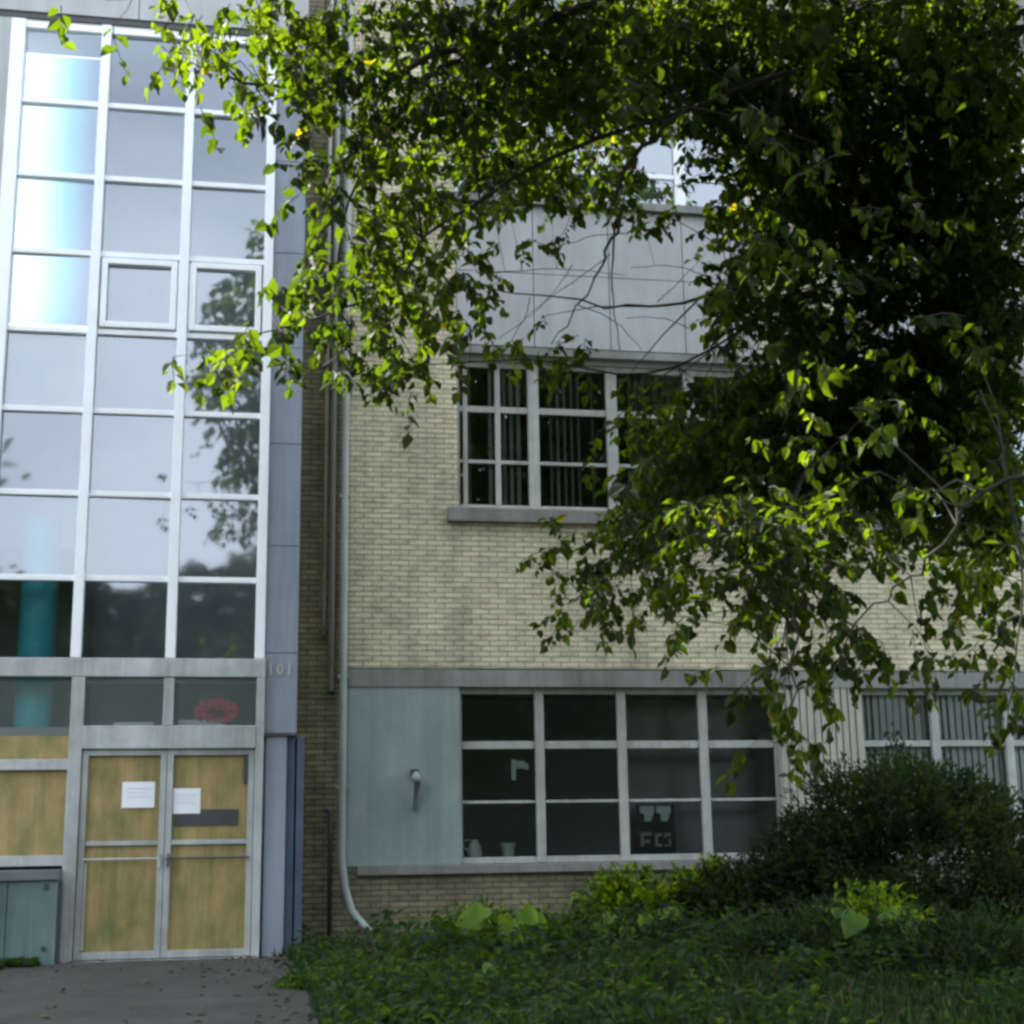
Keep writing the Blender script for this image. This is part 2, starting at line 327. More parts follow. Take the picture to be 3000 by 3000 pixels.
def window(x0, x1, z0, z1, mull, bars, gl, extra=None, fm='aged_frame', y=YB+.10, fr=.07, mw=.10, sill=None, blind=None):
    """one ribbon window: frame mesh with panes and, where seen, sill and blind below it"""
    f = MB(); e = .0
    f.box(x0, x0+fr*.6, y, y+.07, z0, z1); f.box(x1-fr*.6, x1, y, y+.07, z0, z1)
    f.box(x0+fr*.6, x1-fr*.6, y+.001, y+.07, z0, z0+fr); f.box(x0+fr*.6, x1-fr*.6, y+.001, y+.07, z1-fr, z1)
    for xm in mull: f.box(xm-mw/2, xm+mw/2, y-.02, y+.068, z0+.004, z1-.004)
    xs = [x0+fr*.6]+[v for xm in mull for v in (xm-mw/2, xm+mw/2)]+[x1-fr*.6]
    for i in range(0, len(xs), 2):
        for zb, th in bars:
            f.box(xs[i]+.001, xs[i+1]-.001, y+.004, y+.062, zb-th/2, zb+th/2)
        if extra and i//2 in extra:
            for xe, w_ in extra[i//2]: f.box(xe-w_/2, xe+w_/2, y-.003, y+.06, z0+fr, z1-fr)
    wf = part(f, 'window', fm, bevel=.004)
    g = MB(); zb = [z0+fr]+[v for z, t in sorted(bars) for v in (z-t/2, z+t/2)]+[z1-fr]
    for i in range(0, len(xs), 2):
        for j in range(0, len(zb), 2):
            dx, dz = random.gauss(0, .0015), random.gauss(0, .0015)
            g.quad((xs[i], y+.03+dx+dz, zb[j]), (xs[i+1], y+.03-dx+dz, zb[j]), (xs[i+1], y+.03-dx-dz, zb[j+1]), (xs[i], y+.03+dx-dz, zb[j+1]))
    g.build('pane', gl, wf)
    if sill:
        MB().box(x0-sill[0], x1+sill[0], YB-sill[1], y, z0-sill[2], z0-.004).build('sill', 'concrete', wf, bevel=.01)
    if blind:
        s = MB()
        for bx0, bx1, step, wdt, tilt, zz0, prob in blind:
            x = bx0
            while x < bx1:
                if random.random() < prob:
                    a = tilt+random.gauss(0, .12); dx, dy = wdt/2*math.cos(a), wdt/2*math.sin(a)
                    yy = y+.11; zb0 = z0+.05+zz0
                    s.quad((x-dx, yy-dy, zb0), (x+dx, yy+dy, zb0), (x+dx, yy+dy, z1-.05), (x-dx, yy-dy, z1-.05))
                    s.quad((x-dx, yy-dy+.002, zb0), (x-dx, yy-dy+.002, z1-.05), (x+dx, yy+dy+.002, z1-.05), (x+dx, yy+dy+.002, zb0))
                x += step
        s.build('blind', 'blind', wf)
    return wf
wl = window(WX0, WX1, zl0, zl1, (3.26, 4.22, 5.19), ((2.157, .085), (1.528, .03)), 'window_glass')
window(W2X0, W2X1, zl0, zl1, (8.06, 9.0, 9.95), ((2.157, .07), (1.528, .03)), 'window_glass', blind=[(W2X0+.08, W2X1-.08, .088, .085, .35, 0, 1)])
window(WX0, WX1, zu0, zu1, (3.26, 4.22, 5.19), ((6.09, .075), (5.45, .04)), 'upper_glass', extra={0: ((2.44, .05), (2.83, .06))}, mw=.125, sill=(.13, .09, .17),
       blind=[(2.5, 3.2, .085, .05, .3, 0, .8), (3.32, 4.15, .085, .035, .4, 0, .85), (4.3, 6.0, .085, .035, .4, 0, .8)])
window(W2X0, W2X1, zu0, zu1, (8.06, 9.0, 9.95), ((6.09, .075), (5.45, .04)), 'upper_glass', mw=.125, sill=(.13, .09, .17), blind=[(W2X0+.1, W2X1-.1, .1, .05, 1.0, 0, .8)])
window(WX0, WX1, zt0, zt1, (3.26, 4.22, 5.19), ((9.22, .06),), 'reflect_glass', mw=.13, fm='white_frame')
window(W2X0, W2X1, zt0, zt1, (8.06, 9.0, 9.95), ((9.22, .06),), 'reflect_glass', mw=.13, fm='white_frame')
# rooms behind the windows
for x0, x1 in ((WX0, WX1), (W2X0, W2X1)): part(MB().box(x0+.05, x1-.05, YB+.17, YB+.19, zt0+.05, 9.20), 'board', 'pier_panel', 'blue grey board behind the low panes of the top floor window')
b = MB()
for z0, z1 in ((.5, 3.1), (4.5, 6.9), (8.4, 11.0)):
    b.quad((1.2, 5.5, z0), (14, 5.5, z0), (14, 5.5, z1), (1.2, 5.5, z1)); b.quad((1.2, 1.16, z0), (14, 1.16, z0), (14, 5.5, z0), (1.2, 5.5, z0))
    b.quad((1.2, 1.16, z1), (1.2, 5.5, z1), (14, 5.5, z1), (14, 1.16, z1)); b.quad((1.2, 1.16, z0), (1.2, 5.5, z0), (1.2, 5.5, z1), (1.2, 1.16, z1)); b.quad((14, 1.16, z0), (14, 1.16, z1), (14, 5.5, z1), (14, 5.5, z0))
part(b, 'room', 'room_wall', 'dark rooms behind the windows')
part(MB().box(4.32, 6.0, 1.5, 1.56, .9, 2.7), 'partition', 'room_wall', 'grey partition close behind the third and fourth ground floor panes')

# ------------------------------------------------------------------ stair bay
mx4 = (-2.68, -1.735, -.797, .107); bars = (9.135, 8.262, 7.375, 6.49, 5.61, 4.708, 3.812); ZT = 10.06
f = MB()
for i, xm in enumerate(mx4):
    wd = .15 if i == 0 else .10
    f.box(xm-wd/2, xm+wd/2, -.075, .07, 2.985, ZT+.03)
ex = [(-2.605, -1.785), (-1.685, -.847), (-.747, .057)]
for x0, x1 in ex:
    for z in bars: f.box(x0, x1, -.03, .06, z-.03, z+.03)
    f.box(x0, x1, -.03, .06, ZT-.05, ZT+.02)
for x0, x1 in ex[1:]:                                     # opening sashes
    z0, z1 = 6.52, 7.345; s_ = .065
    f.box(x0+.02, x0+.02+s_, -.055, .05, z0+.02, z1-.02); f.box(x1-.02-s_, x1-.02, -.055, .05, z0+.02, z1-.02)
    f.box(x0+.02+s_, x1-.02-s_, -.054, .05, z0+.02, z0+.02+s_); f.box(x0+.02+s_, x1-.02-s_, -.054, .05, z1-.02-s_, z1-.02)
cw = part(f, 'curtain_wall', 'white_frame', 'white grid of glazing bars on the stair bay', bevel=.006)
g = MB(); zb = [2.985]+[v for z in sorted(bars) for v in (z-.03, z+.03)]+[ZT-.05]
for x0, x1 in ex:
    for j in range(0, len(zb), 2):
        dx, dz = random.gauss(0, .006), random.gauss(0, .006)
        g.quad((x0-.004, .02+dx+dz, zb[j]), (x1+.004, .02-dx+dz, zb[j]), (x1+.004, .02-dx-dz, zb[j+1]), (x0-.004, .02+dx-dz, zb[j+1]))
g.build('pane', 'hall_glass', cw)
f = MB().box(-3.3, .17, -.09, .09, 2.79, 2.98)
part(f, 'transom', 'entrance_frame', 'deep white rail over the entrance', bevel=.008)
# pier to the right, wall left of the bay and above it
b = MB(); zs = [2.22, 3.05, 4.19, 5.31, 6.4, 7.5, 8.6, 9.7, 10.8, 12, HT]
for a, c in zip(zs[:-1], zs[1:]): b.box(.158, .50, -.02, .06, a+.004, c-.004)
b.box(.165, .49, -.005, .08, 2.2, HT)
pr = part(b, 'pier', 'pier_panel', 'lilac grey clad pier right of the glazing', bevel=.003)
MB().box(.19, .405, -.035, .08, -.08, 2.19).build('pier_base', 'pier_panel', pr, bevel=.01)
MB().box(.405, .585, .03, .5, -.3, 2.19).build('pier_recess', 'pier_blue', pr, bevel=.01)['label'] = 'dark blue recess at the foot of the pier'
MB().box(.10, .44, -.06, .03, 2.19, 2.216).build('trim', 'dark_metal', pr)
b = MB()
for x0, x1 in ((-3.9, -2.765), (-5.2, -3.91)):
    for z0, z1 in ((-.3, 3.2), (3.21, 6.6), (6.61, 10.17)): b.box(x0, x1, -.02, .2, z0, z1)
part(b, 'wall_panel', 'pale_panel', 'pale grey green cladding left of the stair bay')
b = MB().box(-14, -5.2, .1, .35, -.5, HT); part(b, 'wall', 'brick', 'brick wall far left')
b = MB()
for x0, x1 in ((-5.2, -3.3), (-3.29, -1.4), (-1.39, .5)): b.box(x0, x1, -.05, .2, 10.2, HT)
part(b, 'fascia', 'pale_panel', 'pale grey fascia above the stair bay')
b = MB().box(-5.2, .5, -.03, .18, 10.13, 10.197); part(b, 'shadow_gap', 'dark_metal')
b = MB().box(-2.76, .17, .0, .18, 10.083, 10.128); part(b, 'head_rail', 'white_frame')
# hall inside
b = MB(); xa, xb, yb, yf = -3.45, .48, 2.8, 1.15
xf = at(290, 560, yf).x; xc = at(196, 560, yf).x; fz0 = at(100, 950, yf).z
def wallq(x0, x1, z0, z1, y): b.quad((x0, y, z0), (x1, y, z0), (x1, y, z1), (x0, y, z1))
wallq(xf, xb, 0, HT, yb); b.quad((xf, yf, 0), (xf, yb, 0), (xf, yb, HT), (xf, yf, HT)); wallq(xa, xf, 4.4, fz0, yf+.3); wallq(xa, xf, 0, 4.4, yb)
b.quad((xa, .2, 0), (xa, yb, 0), (xa, yb, HT), (xa, .2, HT)); b.quad((xb, .1, 0), (xb, .1, HT), (xb, yb, HT), (xb, yb, 0))
b.quad((xa, yf+.3, 4.4), (xf, yf+.3, 4.4), (xf, yb, 4.4), (xa, yb, 4.4)); b.quad((xa, .1, 0), (xb, .1, 0), (xb, yb, 0), (xa, yb, 0)); b.quad((xa, .1, 10.35), (xa, yf, 10.35), (xf, yf, 10.35), (xf, .1, 10.35)); b.quad((xf, .1, 10.35), (xf, yb, 10.35), (xb, yb, 10.35), (xb, .1, 10.35))
part(b, 'hall', 'hall_wall', 'stair hall behind the glazing')
part(MB().box(xa, xb, 1.6, yb-.01, 2.9, 3.08), 'landing', 'hall_wall'); part(MB().box(xa, xf, .5, yf+.29, 5.75, 5.95), 'landing', 'hall_wall')
xg = at(305, 560, yf).x
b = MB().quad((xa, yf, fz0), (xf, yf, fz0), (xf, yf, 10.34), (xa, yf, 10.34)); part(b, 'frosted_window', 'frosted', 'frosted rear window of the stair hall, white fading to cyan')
MB().box(-2.59, -1.80, .13, .15, 5.66, 6.44).build('landing_edge_panel', 'landing_beige', cw)['label'] = 'beige panel in place of the lit landing edge behind the fifth pane of the left column'  # added panel, its beige stands in for the lit landing edge
p = at(112, 1800, .5)
b = MB().tube([(p.x, .5, .01), (p.x, .5, 4.55)], .19, 24)
part(b, 'column', 'teal_paint', 'turquoise round column inside the stair hall')

# entrance: frames, doors, boarded side light
f = MB()
f.box(-1.755, -1.625, -.10, .08, -.03, 2.785)                 # left post
f.box(.085, .168, -.10, .08, -.03, 2.785)                     # right post
f.box(-.85, -.745, -.08, .07, 2.30, 2.785)
f.box(-1.625, .085, -.11, .08, 2.065, 2.295)                  # head
f.box(-1.625, .085, -.07, .09, -.04, .02)                     # threshold
f.box(-3.3, -1.755, -.08, .07, 1.86, 1.965); f.box(-3.3, -1.755, -.09, .07, .93, 1.03)
part(f, 'door_frame', 'entrance_frame', bevel=.006)
f = MB(); f.quad((-1.625, .02, 2.295), (-.85, .022, 2.295), (-.85, .02, 2.785), (-1.625, .018, 2.785)); f.quad((-.745, .02, 2.295), (.085, .02, 2.295), (.085, .02, 2.785), (-.745, .022, 2.785))
f.quad((-3.3, .03, 2.2), (-1.755, .03, 2.2), (-1.755, .02, 2.785), (-3.3, .02, 2.785))
part(f, 'fanlight', 'rough_glass', 'greyish fanlight panes over the entrance')
for x0, x1, hx in ((-1.618, -.792, -.83), (-.786, .08, -.745)):
    d = MB(); s_ = .06
    d.box(x0, x0+s_, -.065, .03, .03, 2.06); d.box(x1-s_, x1, -.065, .03, .03, 2.06)
    d.box(x0+s_, x1-s_, -.064, .03, .03, .10); d.box(x0+s_, x1-s_, -.064, .03, 2.0, 2.06); d.box(x0+s_, x1-s_, -.05, .03, 1.115, 1.16)
    dr = part(d, 'door', 'entrance_frame', 'boarded door leaf with pale metal frame', bevel=.004)
    MB().box(x0+s_+.001, x1-s_-.001, -.022, .028, .101, 1.114).box(x0+s_+.001, x1-s_-.001, -.024, .028, 1.161, 1.999).build('board', 'plywood', dr)
    h = MB(); h.tube([(hx, -.065, 1.02), (hx, -.12, 1.02)], .012, 8); h.tube([(x0+s_ if x0 < -1 else x0+.02, -.10, .985), (x1-.03, -.10, .985)], .011, 8); h.tube([(hx, -.115, 1.0), (hx, -.115, .90)], .014, 8)
    h.build('handle', 'aged_frame' if x0 < -1 else 'dark_metal', dr)
    k = MB()
    if x0 > -1: k.box(x1-s_-.05, x1-s_-.003, -.062, -.03, 1.72, 1.99).box(x0+s_+.02, x1-s_-.09, -.034, -.0245, 1.30, 1.46)
    else: k.box(x0+s_+.003, x0+s_+.03, -.05, -.03, .12, .95)
    k.build('strip', 'dark_metal' if x0 > -1 else 'aged_frame', dr)
b = MB().box(-3.3, -1.756, -.02, .04, 1.966, 2.2).box(-3.3, -1.756, -.03, .04, 1.031, 1.859); part(b, 'board', 'plywood', 'plywood sheets boarding the side light')
# house number on the pier
def digit(b, ch, x, z, h, y):
    t = h*.17; w_ = h*.5
    if ch == '1': b.box(x+w_/2-t/2, x+w_/2+t/2, y-.012, y, z, z+h)
    else:
        n = 16; P = []
        for k in range(n): P.append((math.cos(k*2*math.pi/n), math.sin(k*2*math.pi/n)))
        for k in range(n):
            (c0, s0), (c1, s1) = P[k], P[(k+1) % n]; cx, cz = x+w_/2, z+h/2; ro, ri = w_/2, w_/2-t; ho, hi = h/2, h/2-t
            b.quad((cx+c0*ri, y-.012, cz+s0*hi), (cx+c0*ro, y-.012, cz+s0*ho), (cx+c1*ro, y-.012, cz+s1*ho), (cx+c1*ri, y-.012, cz+s1*hi))
            b.quad((cx+c0*ro, y-.012, cz+s0*ho), (cx+c0*ro, y, cz+s0*ho), (cx+c1*ro, y, cz+s1*ho), (cx+c1*ro, y-.012, cz+s1*ho))
b = MB()
for i, ch in enumerate('101'): digit(b, ch, .195+i*.095, 2.815, .125, -.0205)
b.build('house_number', 'aged_frame', B)

# pipes on the dark strip
yp = YB-.06
p0, p1, p2 = at(953, 1500, yp), at(976, 1500, yp), at(1010, 1500, yp)
e0, e1 = at(953, 1860, yp).z, at(976, 2025, yp).z
def brackets(k, x, zs, r, m='dark_metal'):
    for z in zs: MB().box(x-r-.012, x+r+.012, yp-r*.9, YB, z-.018, z+.018).build('bracket', m, k)
b = MB().tube([(p0.x, yp+.02, HT-.3), (p0.x, yp+.02, e0)], .026, 10); k = part(b, 'conduit', 'pipe_tan', smooth=True); brackets(k, p0.x, (e0+.06, 6.5, 9), .026)
b = MB().tube([(p1.x, yp, HT-.3), (p1.x, yp, e1)], .032, 10); k = part(b, 'conduit', 'pipe_pale', smooth=True); brackets(k, p1.x, (e1+.01, 6.2, 9), .032)
q1, q2, q3, q4 = at(1010, 2600, yp), at(1030, 2670, yp-.05), at(1085, 2735, yp-.25), at(1150, 2800, yp-.5)
b = MB().tube([(p2.x, yp-.01, HT-.2), (p2.x, yp-.01, 4), (p2.x, yp-.01, q1.z+.3), (q1.x, yp-.01, q1.z), q2, q3, q4], .043, 14); k = part(b, 'downpipe', 'pipe_pale', 'pale painted downpipe kicking out to the right near the ground', smooth=True)
brackets(k, p2.x, (4.95, 2.9, 1.7, 7.2), .045, 'pipe_pale')
a, c = at(968, 2375, yp), at(968, 2745, yp)
b = MB().tube([(a.x-.06, yp+.01, a.z), (a.x, yp, a.z), (a.x, yp, a.z-.03), (a.x, yp, c.z)], .024, 8); part(b, 'conduit', 'dark_metal', 'short dark bent pipe beside the downpipe', smooth=True)
# outdoor tap / lamp on the grey panel
a = at(1215, 2275, YB-.03)
b = MB(); b.tube([(a.x, YB-.012, a.z), (a.x, YB-.16, a.z+.01)], .035, 12); b.lathe((a.x, YB-.16, a.z-.06), [(.055, 0), (.05, .05), (.03, .09), (.012, .11)], 14)
lp = part(b, 'wall_lamp', 'pipe_pale', 'small wall lamp on the grey panel', smooth=True)
MB().box(a.x-.045, a.x+.045, YB-.03, YB-.0125, a.z-.02, a.z+.08).build('back_plate', 'dark_metal', lp)
MB().tube([(a.x+.015, YB-.16, a.z-.06), (a.x+.01, YB-.10, a.z-.16), (a.x, YB-.035, a.z-.36)], [.04, .03, .025], 10).build('lamp_arm', 'cap_grey', lp)

# ------------------------------------------------------------------ things by the wall
p = at(0, 2600, -.3)
U = thing('utility_cabinet', (-2.6, -.3, 0), 'low grey green metal cabinet with dark top beside the boarded doors', 'cabinet')
xr = at(165, 2700, -.30).x; zt = at(100, 2580, -.3).z
MB().box(-3.3, -2.23, -.30, -.11, -.02, zt).box(-2.224, xr, -.30, -.11, -.02, zt).build('body', 'cabinet_paint', U, bevel=.006)
MB().box(-3.33, xr+.01, -.34, -.092, zt+.001, zt+.10).build('lid', 'cap_grey', U, bevel=.008)
MB().box(xr-.002, xr+.025, -.28, -.11, -.02, zt-.02).build('side_strip', 'dark_metal', U)
MB().tube([(xr-.11, -.30, .17), (xr-.11, -.325, .17)], .022, 10).build('latch', 'dark_metal', U)
MB().box(xr-.13, xr-.09, -.312, -.30, zt-.09, zt-.03).build('hinge', 'dark_metal', U)

def paper(x0, y0, x1, y1, label, lines):
    a, c = at(x0, y0, -.03), at(x1, y1, -.03)
    t = thing('notice', (a.x, -.03, c.z), label, 'notice', 'paper notices on the boarded doors')
    b = MB(); n = 6; w_ = c.x-a.x; h = a.z-c.z
    for i in range(n):
        for sgn in (0,):
            x0_, x1_ = a.x+w_*i/n, a.x+w_*(i+1)/n; y0_ = -.032-.012*math.sin(math.pi*i/n)**2*.5; y1_ = -.032-.012*math.sin(math.pi*(i+1)/n)**2*.5
            b.quad((x0_, y0_, c.z), (x1_, y1_, c.z), (x1_, y1_, a.z), (x0_, y0_, a.z))
    o = b.build('sheet', 'paper', t); sm = o.modifiers.new('thick', 'SOLIDIFY'); sm.thickness = .002; sm.offset = 1
    k = MB()
    for i in range(lines):
        z = a.z-h*(.25+.16*i); k.box(a.x+w_*.15, a.x+w_*(.85-.1*(i % 2)), -.0415, -.040, z-.004, z)
    k.build('print', 'ink', t)
paper(359, 2291, 452, 2366, 'white paper sheet taped on the left boarded door leaf', 3)
paper(508, 2310, 586, 2383, 'white paper sheet taped on the right boarded door leaf beside the centre stile', 3)

# red flowers and a white box behind the fanlight
a = at(635, 2090, .16)
FB = thing('flower_bunch', (a.x, .16, 2.32), 'dark red bunch of artificial flowers behind the right fanlight over the door', 'flowers')
b = MB()
for i in range(150):
    u = Vector((random.gauss(0, 1), random.gauss(0, .6), random.gauss(0, .6))); u.normalize()
    pc = Vector((a.x, .16, a.z)) + Vector((u.x*.17, u.y*.08, u.z*.09+.01))*random.uniform(.4, 1)
    b.leaf(pc, u+Vector((0, 0, .3)), Vector((random.random()-.5, -1, random.random()-.5)), .09, .07, .5)
b.build('petals', 'red_petal', FB)
MB().lathe((a.x-.03, .16, 2.372), [(.04, 0), (.05, .03), (.06, .06)], 14).build('pot', 'dark_metal', FB)
b = MB().box(-.70, -.22, .12, .42, 2.30, 2.37); tag(b.build('storage_box', 'paper', bevel=.01), 'flat white box lying inside the right fanlight under the red flowers', 'box')
b = MB().box(-1.35, -.95, .12, .42, 2.30, 2.35); tag(b.build('storage_box', 'paper', bevel=.01), 'flat white box lying inside the left fanlight over the door', 'box')
MB().box(xa, xb, .10, .8, 2.2, 2.295).build('shelf', 'hall_wall', B)['label'] = 'shelf inside behind the fanlights'

# things inside the ground floor window
yi = YB+.30
MB().box(WX0, WX1, YB+.18, YB+.52, .84, .90).build('inner_sill', 'aged_frame', wl)
a, c = at(1468, 2458, yi), at(1510, 2515, yi)
P1 = thing('plant_pot', ((a.x+c.x)/2, yi, .90), 'small white pot standing on the inner sill in the first ground floor pane', 'pot')
MB().lathe(((a.x+c.x)/2, yi, .901), [(.06, 0), (.075, .14), (.082, .145), (.082, .18), (.07, .18)], 16).build('pot_body', 'sign_white', P1, smooth=False)
MB().lathe(((a.x+c.x)/2, yi, 1.07), [(.069, 0), (.03, .03)], 12).build('soil', 'soil', P1)
a = at(1390, 2480, yi)
P2 = thing('watering_jug', (a.x, yi, .90), 'pale curved jug on the inner sill at the left corner of the ground floor window', 'jug')
MB().lathe((a.x, yi, .901), [(.07, 0), (.09, .06), (.07, .15), (.04, .2), (.05, .22)], 16).build('jug_body', 'blind', P2, smooth=True)
MB().tube([(a.x-.08, yi, 1.0), (a.x-.13, yi, 1.06), (a.x-.12, yi, 1.11), (a.x-.05, yi, 1.12)], .012, 8).build('handle', 'blind', P2)
a, c = at(1498, 2225, YB+.15), at(1545, 2280, YB+.15)
b = MB()
for x0, x1, z0, z1 in ((a.x, a.x+.05, c.z-.02, a.z), (a.x+.05, c.x-.03, a.z-.10, a.z-.01), (c.x-.03, c.x+.01, a.z-.12, a.z-.04)): b.box(x0, x1, YB+.14, YB+.145, z0, z1)
tag(b.build('sticker', 'sign_white'), 'small white bent paper cut-out stuck high in the first ground floor pane', 'sticker')
a, c = at(1873, 2362, YB+.15), at(1967, 2400, YB+.15); y0, y1 = YB+.14, YB+.146; w_ = c.x-a.x
SG = thing('window_sign', (a.x, YB+.15, c.z-.4), 'dark sign with white emblem and faint lettering in the third ground floor pane', 'sign')
b = MB().box(a.x-.04, c.x+.04, y1+.002, y1+.008, c.z-.42, a.z+.02); b.build('backing', 'dark_metal', SG)
b = MB()
for sx in (0, 1):
    x0 = a.x+sx*w_*.52; ww = w_*.46; zt_ = a.z; b.quad((x0, y0, zt_), (x0, y0, zt_-.07), (x0+ww*.3, y0, zt_-.09), (x0+ww*.3, y0, zt_-.17), (x0+ww*.75, y0, zt_-.17), (x0+ww, y0, zt_-.06), (x0+ww, y0, zt_))
b.build('emblem', 'sign_white', SG)
zb_ = c.z-.30
for gl_ in (((0, .04, 0, .16), (.039, .13, .12, .159), (.039, .11, .04, .075)), ((.17, .25, .11, .145), (.17, .20, .03, .111), (.17, .25, 0, .031)), ((.28, .36, .11, .15), (.28, .31, .06, .111), (.28, .36, .055, .085), (.33, .361, .02, .056), (.28, .36, 0, .021))):
    b = MB()
    for x0, x1, z0, z1 in gl_: b.box(a.x+x0, a.x+x1, y0, y1, zb_+z0, zb_+z1)
    b.build('letter', 'pipe_tan', SG)
# stone and splash tray under the downpipe
a = at(1195, 2742, .35)
st = MB().box(a.x-.16, a.x+.17, .18, .55, a.z-.05, a.z+.03).box(a.x-.16, a.x+.17, .18, .24, a.z+.03, a.z+.07).box(a.x-.16, a.x+.17, .49, .55, a.z+.03, a.z+.07)
SB = thing('splash_block', (a.x, .35, a.z-.05), 'dark flat drain tray under the end of the downpipe by the brick wall', 'tray'); st.build('tray', 'cap_grey', SB, bevel=.01)
MB().box(a.x-.13, a.x-.05, .3, .42, -.2, a.z-.051).box(a.x+.05, a.x+.13, .3, .42, -.2, a.z-.051).build('stand', 'concrete', SB)

# ------------------------------------------------------------------ tree
rnd = random.Random(21)
TREE = thing('leafy_tree', (5.6, -9.2, gz(5.6, -9.2)), 'broadleaf tree whose sunlit hanging boughs cover the upper right of the facade', 'tree')
G = """
012146887899999999999999
000266778889999999999999
000015478899999999999999
000001168889985127999999
000000057778746126999999
000000047862220317999999
000000068883000028878899
000002578665100028987899
000035446722340002899999
000000000100001378999999
000000000000001589999999
000000000000002889999999
000000000000025889985788
000000000000268888984377
000000000000147566664457
000000000000000010476525
000000000000000002450004
000000000000000003500003
""".split()
boughs = []                                          # polylines of (point, radius)
def bough(pts, r0, r1, seg=5):
    P = [Vector(p) for p in pts]; out = []
    for i in range(len(P)-1):
        p0 = P[max(i-1, 0)]; p1 = P[i]; p2 = P[i+1]; p3 = P[min(i+2, len(P)-1)]
        for k in range(seg):
            t = k/seg; out.append(.5*((2*p1)+(-p0+p2)*t+(2*p0-5*p1+4*p2-p3)*t*t+(-p0+3*p1-3*p2+p3)*t**3))
    out.append(P[-1]); n = len(out)
    jt = .02 if r0 > .02 else .004
    out = [p+Vector((rnd.gauss(0, jt), rnd.gauss(0, jt), rnd.gauss(0, jt))) if 0 < i < n-1 else p for i, p in enumerate(out)]
    boughs.append([(p, r0+(r1-r0)*(i/(n-1))**.8) for i, p in enumerate(out)])
T0 = Vector((5.6, -9.2, -.4)); T1 = Vector((5.5, -9.1, 1.6)); T2 = Vector((5.5, -8.7, 3.0)); T3 = Vector((5.5, -8.2, 4.6)); T4 = Vector((5.2, -7.9, 6.6)); T5 = Vector((4.0, -8.2, 8.6))
bough([T0, T1, T2, T3, T4, T5, Vector((3.8, -8, 10))], .24, .05)
P_ = lambda x, y, Y: a19(x, y, Y)
bough([T4, P_(1700, -260, -7.6), P_(1300, -60, -7.2), P_(900, 90, -6.9), P_(560, 170, -6.6), P_(350, 110, -6.4)], .09, .006)
bough([T3, P_(2100, 40, -6.5), P_(1700, 110, -4.4), P_(1300, 200, -6.4), P_(900, 380, -6.8), P_(700, 560, -6.5), P_(430, 650, -6.3)], .055, .005)
bough([P_(900, 90, -6.9), P_(720, 240, -6.7), P_(650, 420, -6.5), P_(610, 690, -6.4)], .03, .006)
bough([P_(1300, 200, -7.2), P_(1190, 300, -7.0), P_(1160, 430, -6.9), P_(1120, 530, -6.8), P_(1040, 650, -6.7)], .03, .005)
bough([P_(1160, 430, -6.9), P_(1155, 540, -6.8), P_(1170, 660, -6.7)], .012, .004)
bough([T3, P_(2150, 330, -6.5), P_(1880, 400, -4.2), P_(1600, 470, -3.9), P_(1330, 560, -4.6), P_(1150, 575, -5.5), P_(880, 545, -5.4)], .06, .004)
bough([T2, P_(2150, 560, -6.5), P_(1880, 660, -4.2), P_(1560, 800, -4.0), P_(1330, 930, -4.6), P_(1160, 1090, -5.0), P_(1040, 1140, -4.8)], .07, .005)
bough([P_(1560, 800, -4.0), P_(1480, 1000, -6.0), P_(1500, 1200, -7.2), P_(1490, 1410, -7.1)], .03, .005)
bough([T2, P_(1900, 900, -8.2), P_(1760, 1050, -7.8), P_(1640, 1150, -7.6), P_(1560, 1290, -7.5)], .024, .004)
bough([P_(1900, 900, -8.2), P_(1930, 1100, -8.0), P_(1900, 1380, -8.0)], .016, .005)
bough([T4, P_(2000, 0, -5.0), P_(1700, 220, -4.0), P_(1420, 420, -4.4), P_(1340, 660, -5.0)], .05, .005)
bough([P_(1700, -260, -7.6), P_(1100, -160, -7.2), P_(600, -60, -6.9), P_(200, 0, -6.6)], .04, .005)
bough([P_(1600, 470, -3.9), P_(1280, 690, -5.0), P_(1000, 680, -5.5), P_(760, 690, -5.4)], .02, .004)
bough([T4, P_(1850, -60, -5.5), P_(1500, 60, -4.8), P_(1150, 230, -4.6)], .05, .006)
bough([T3, P_(2150, 260, -6.0), P_(1880, 380, -4.0), P_(1700, 560, -3.8), P_(1500, 760, -4.5), P_(1330, 1000, -4.4)], .05, .006)
bough([T2, P_(2150, 760, -6.0), P_(1900, 820, -4.0), P_(1760, 900, -4.0), P_(1600, 980, -4.4)], .04, .006)
for x0_, y0_, x1_, y1_, yy_ in ((1180, 440, 1040, 470, -6.5), (1150, 480, 940, 640, -6.3), (1240, 570, 1330, 480, -5.6), (1000, 560, 960, 650, -5.5), (1090, 575, 1210, 660, -5.5), (1300, 620, 1180, 600, -5.5), (1330, 520, 1190, 505, -5.5), (900, 515, 1180, 520, -5.5), (1080, 500, 1000, 600, -5.6)):
    bough([P_(x0_, y0_, yy_), P_((x0_+x1_)/2+12, (y0_+y1_)/2-10, yy_), P_(x1_, y1_, yy_)], .006, .003)
flat = [(p, r) for bb in boughs for p, r in bb]
wood, twigs, crown = MB(), MB(), MB()
for bb in boughs: wood.tube([p for p, r in bb], [r*.7 for p, r in bb], 10 if bb[0][1] > .05 else 6)
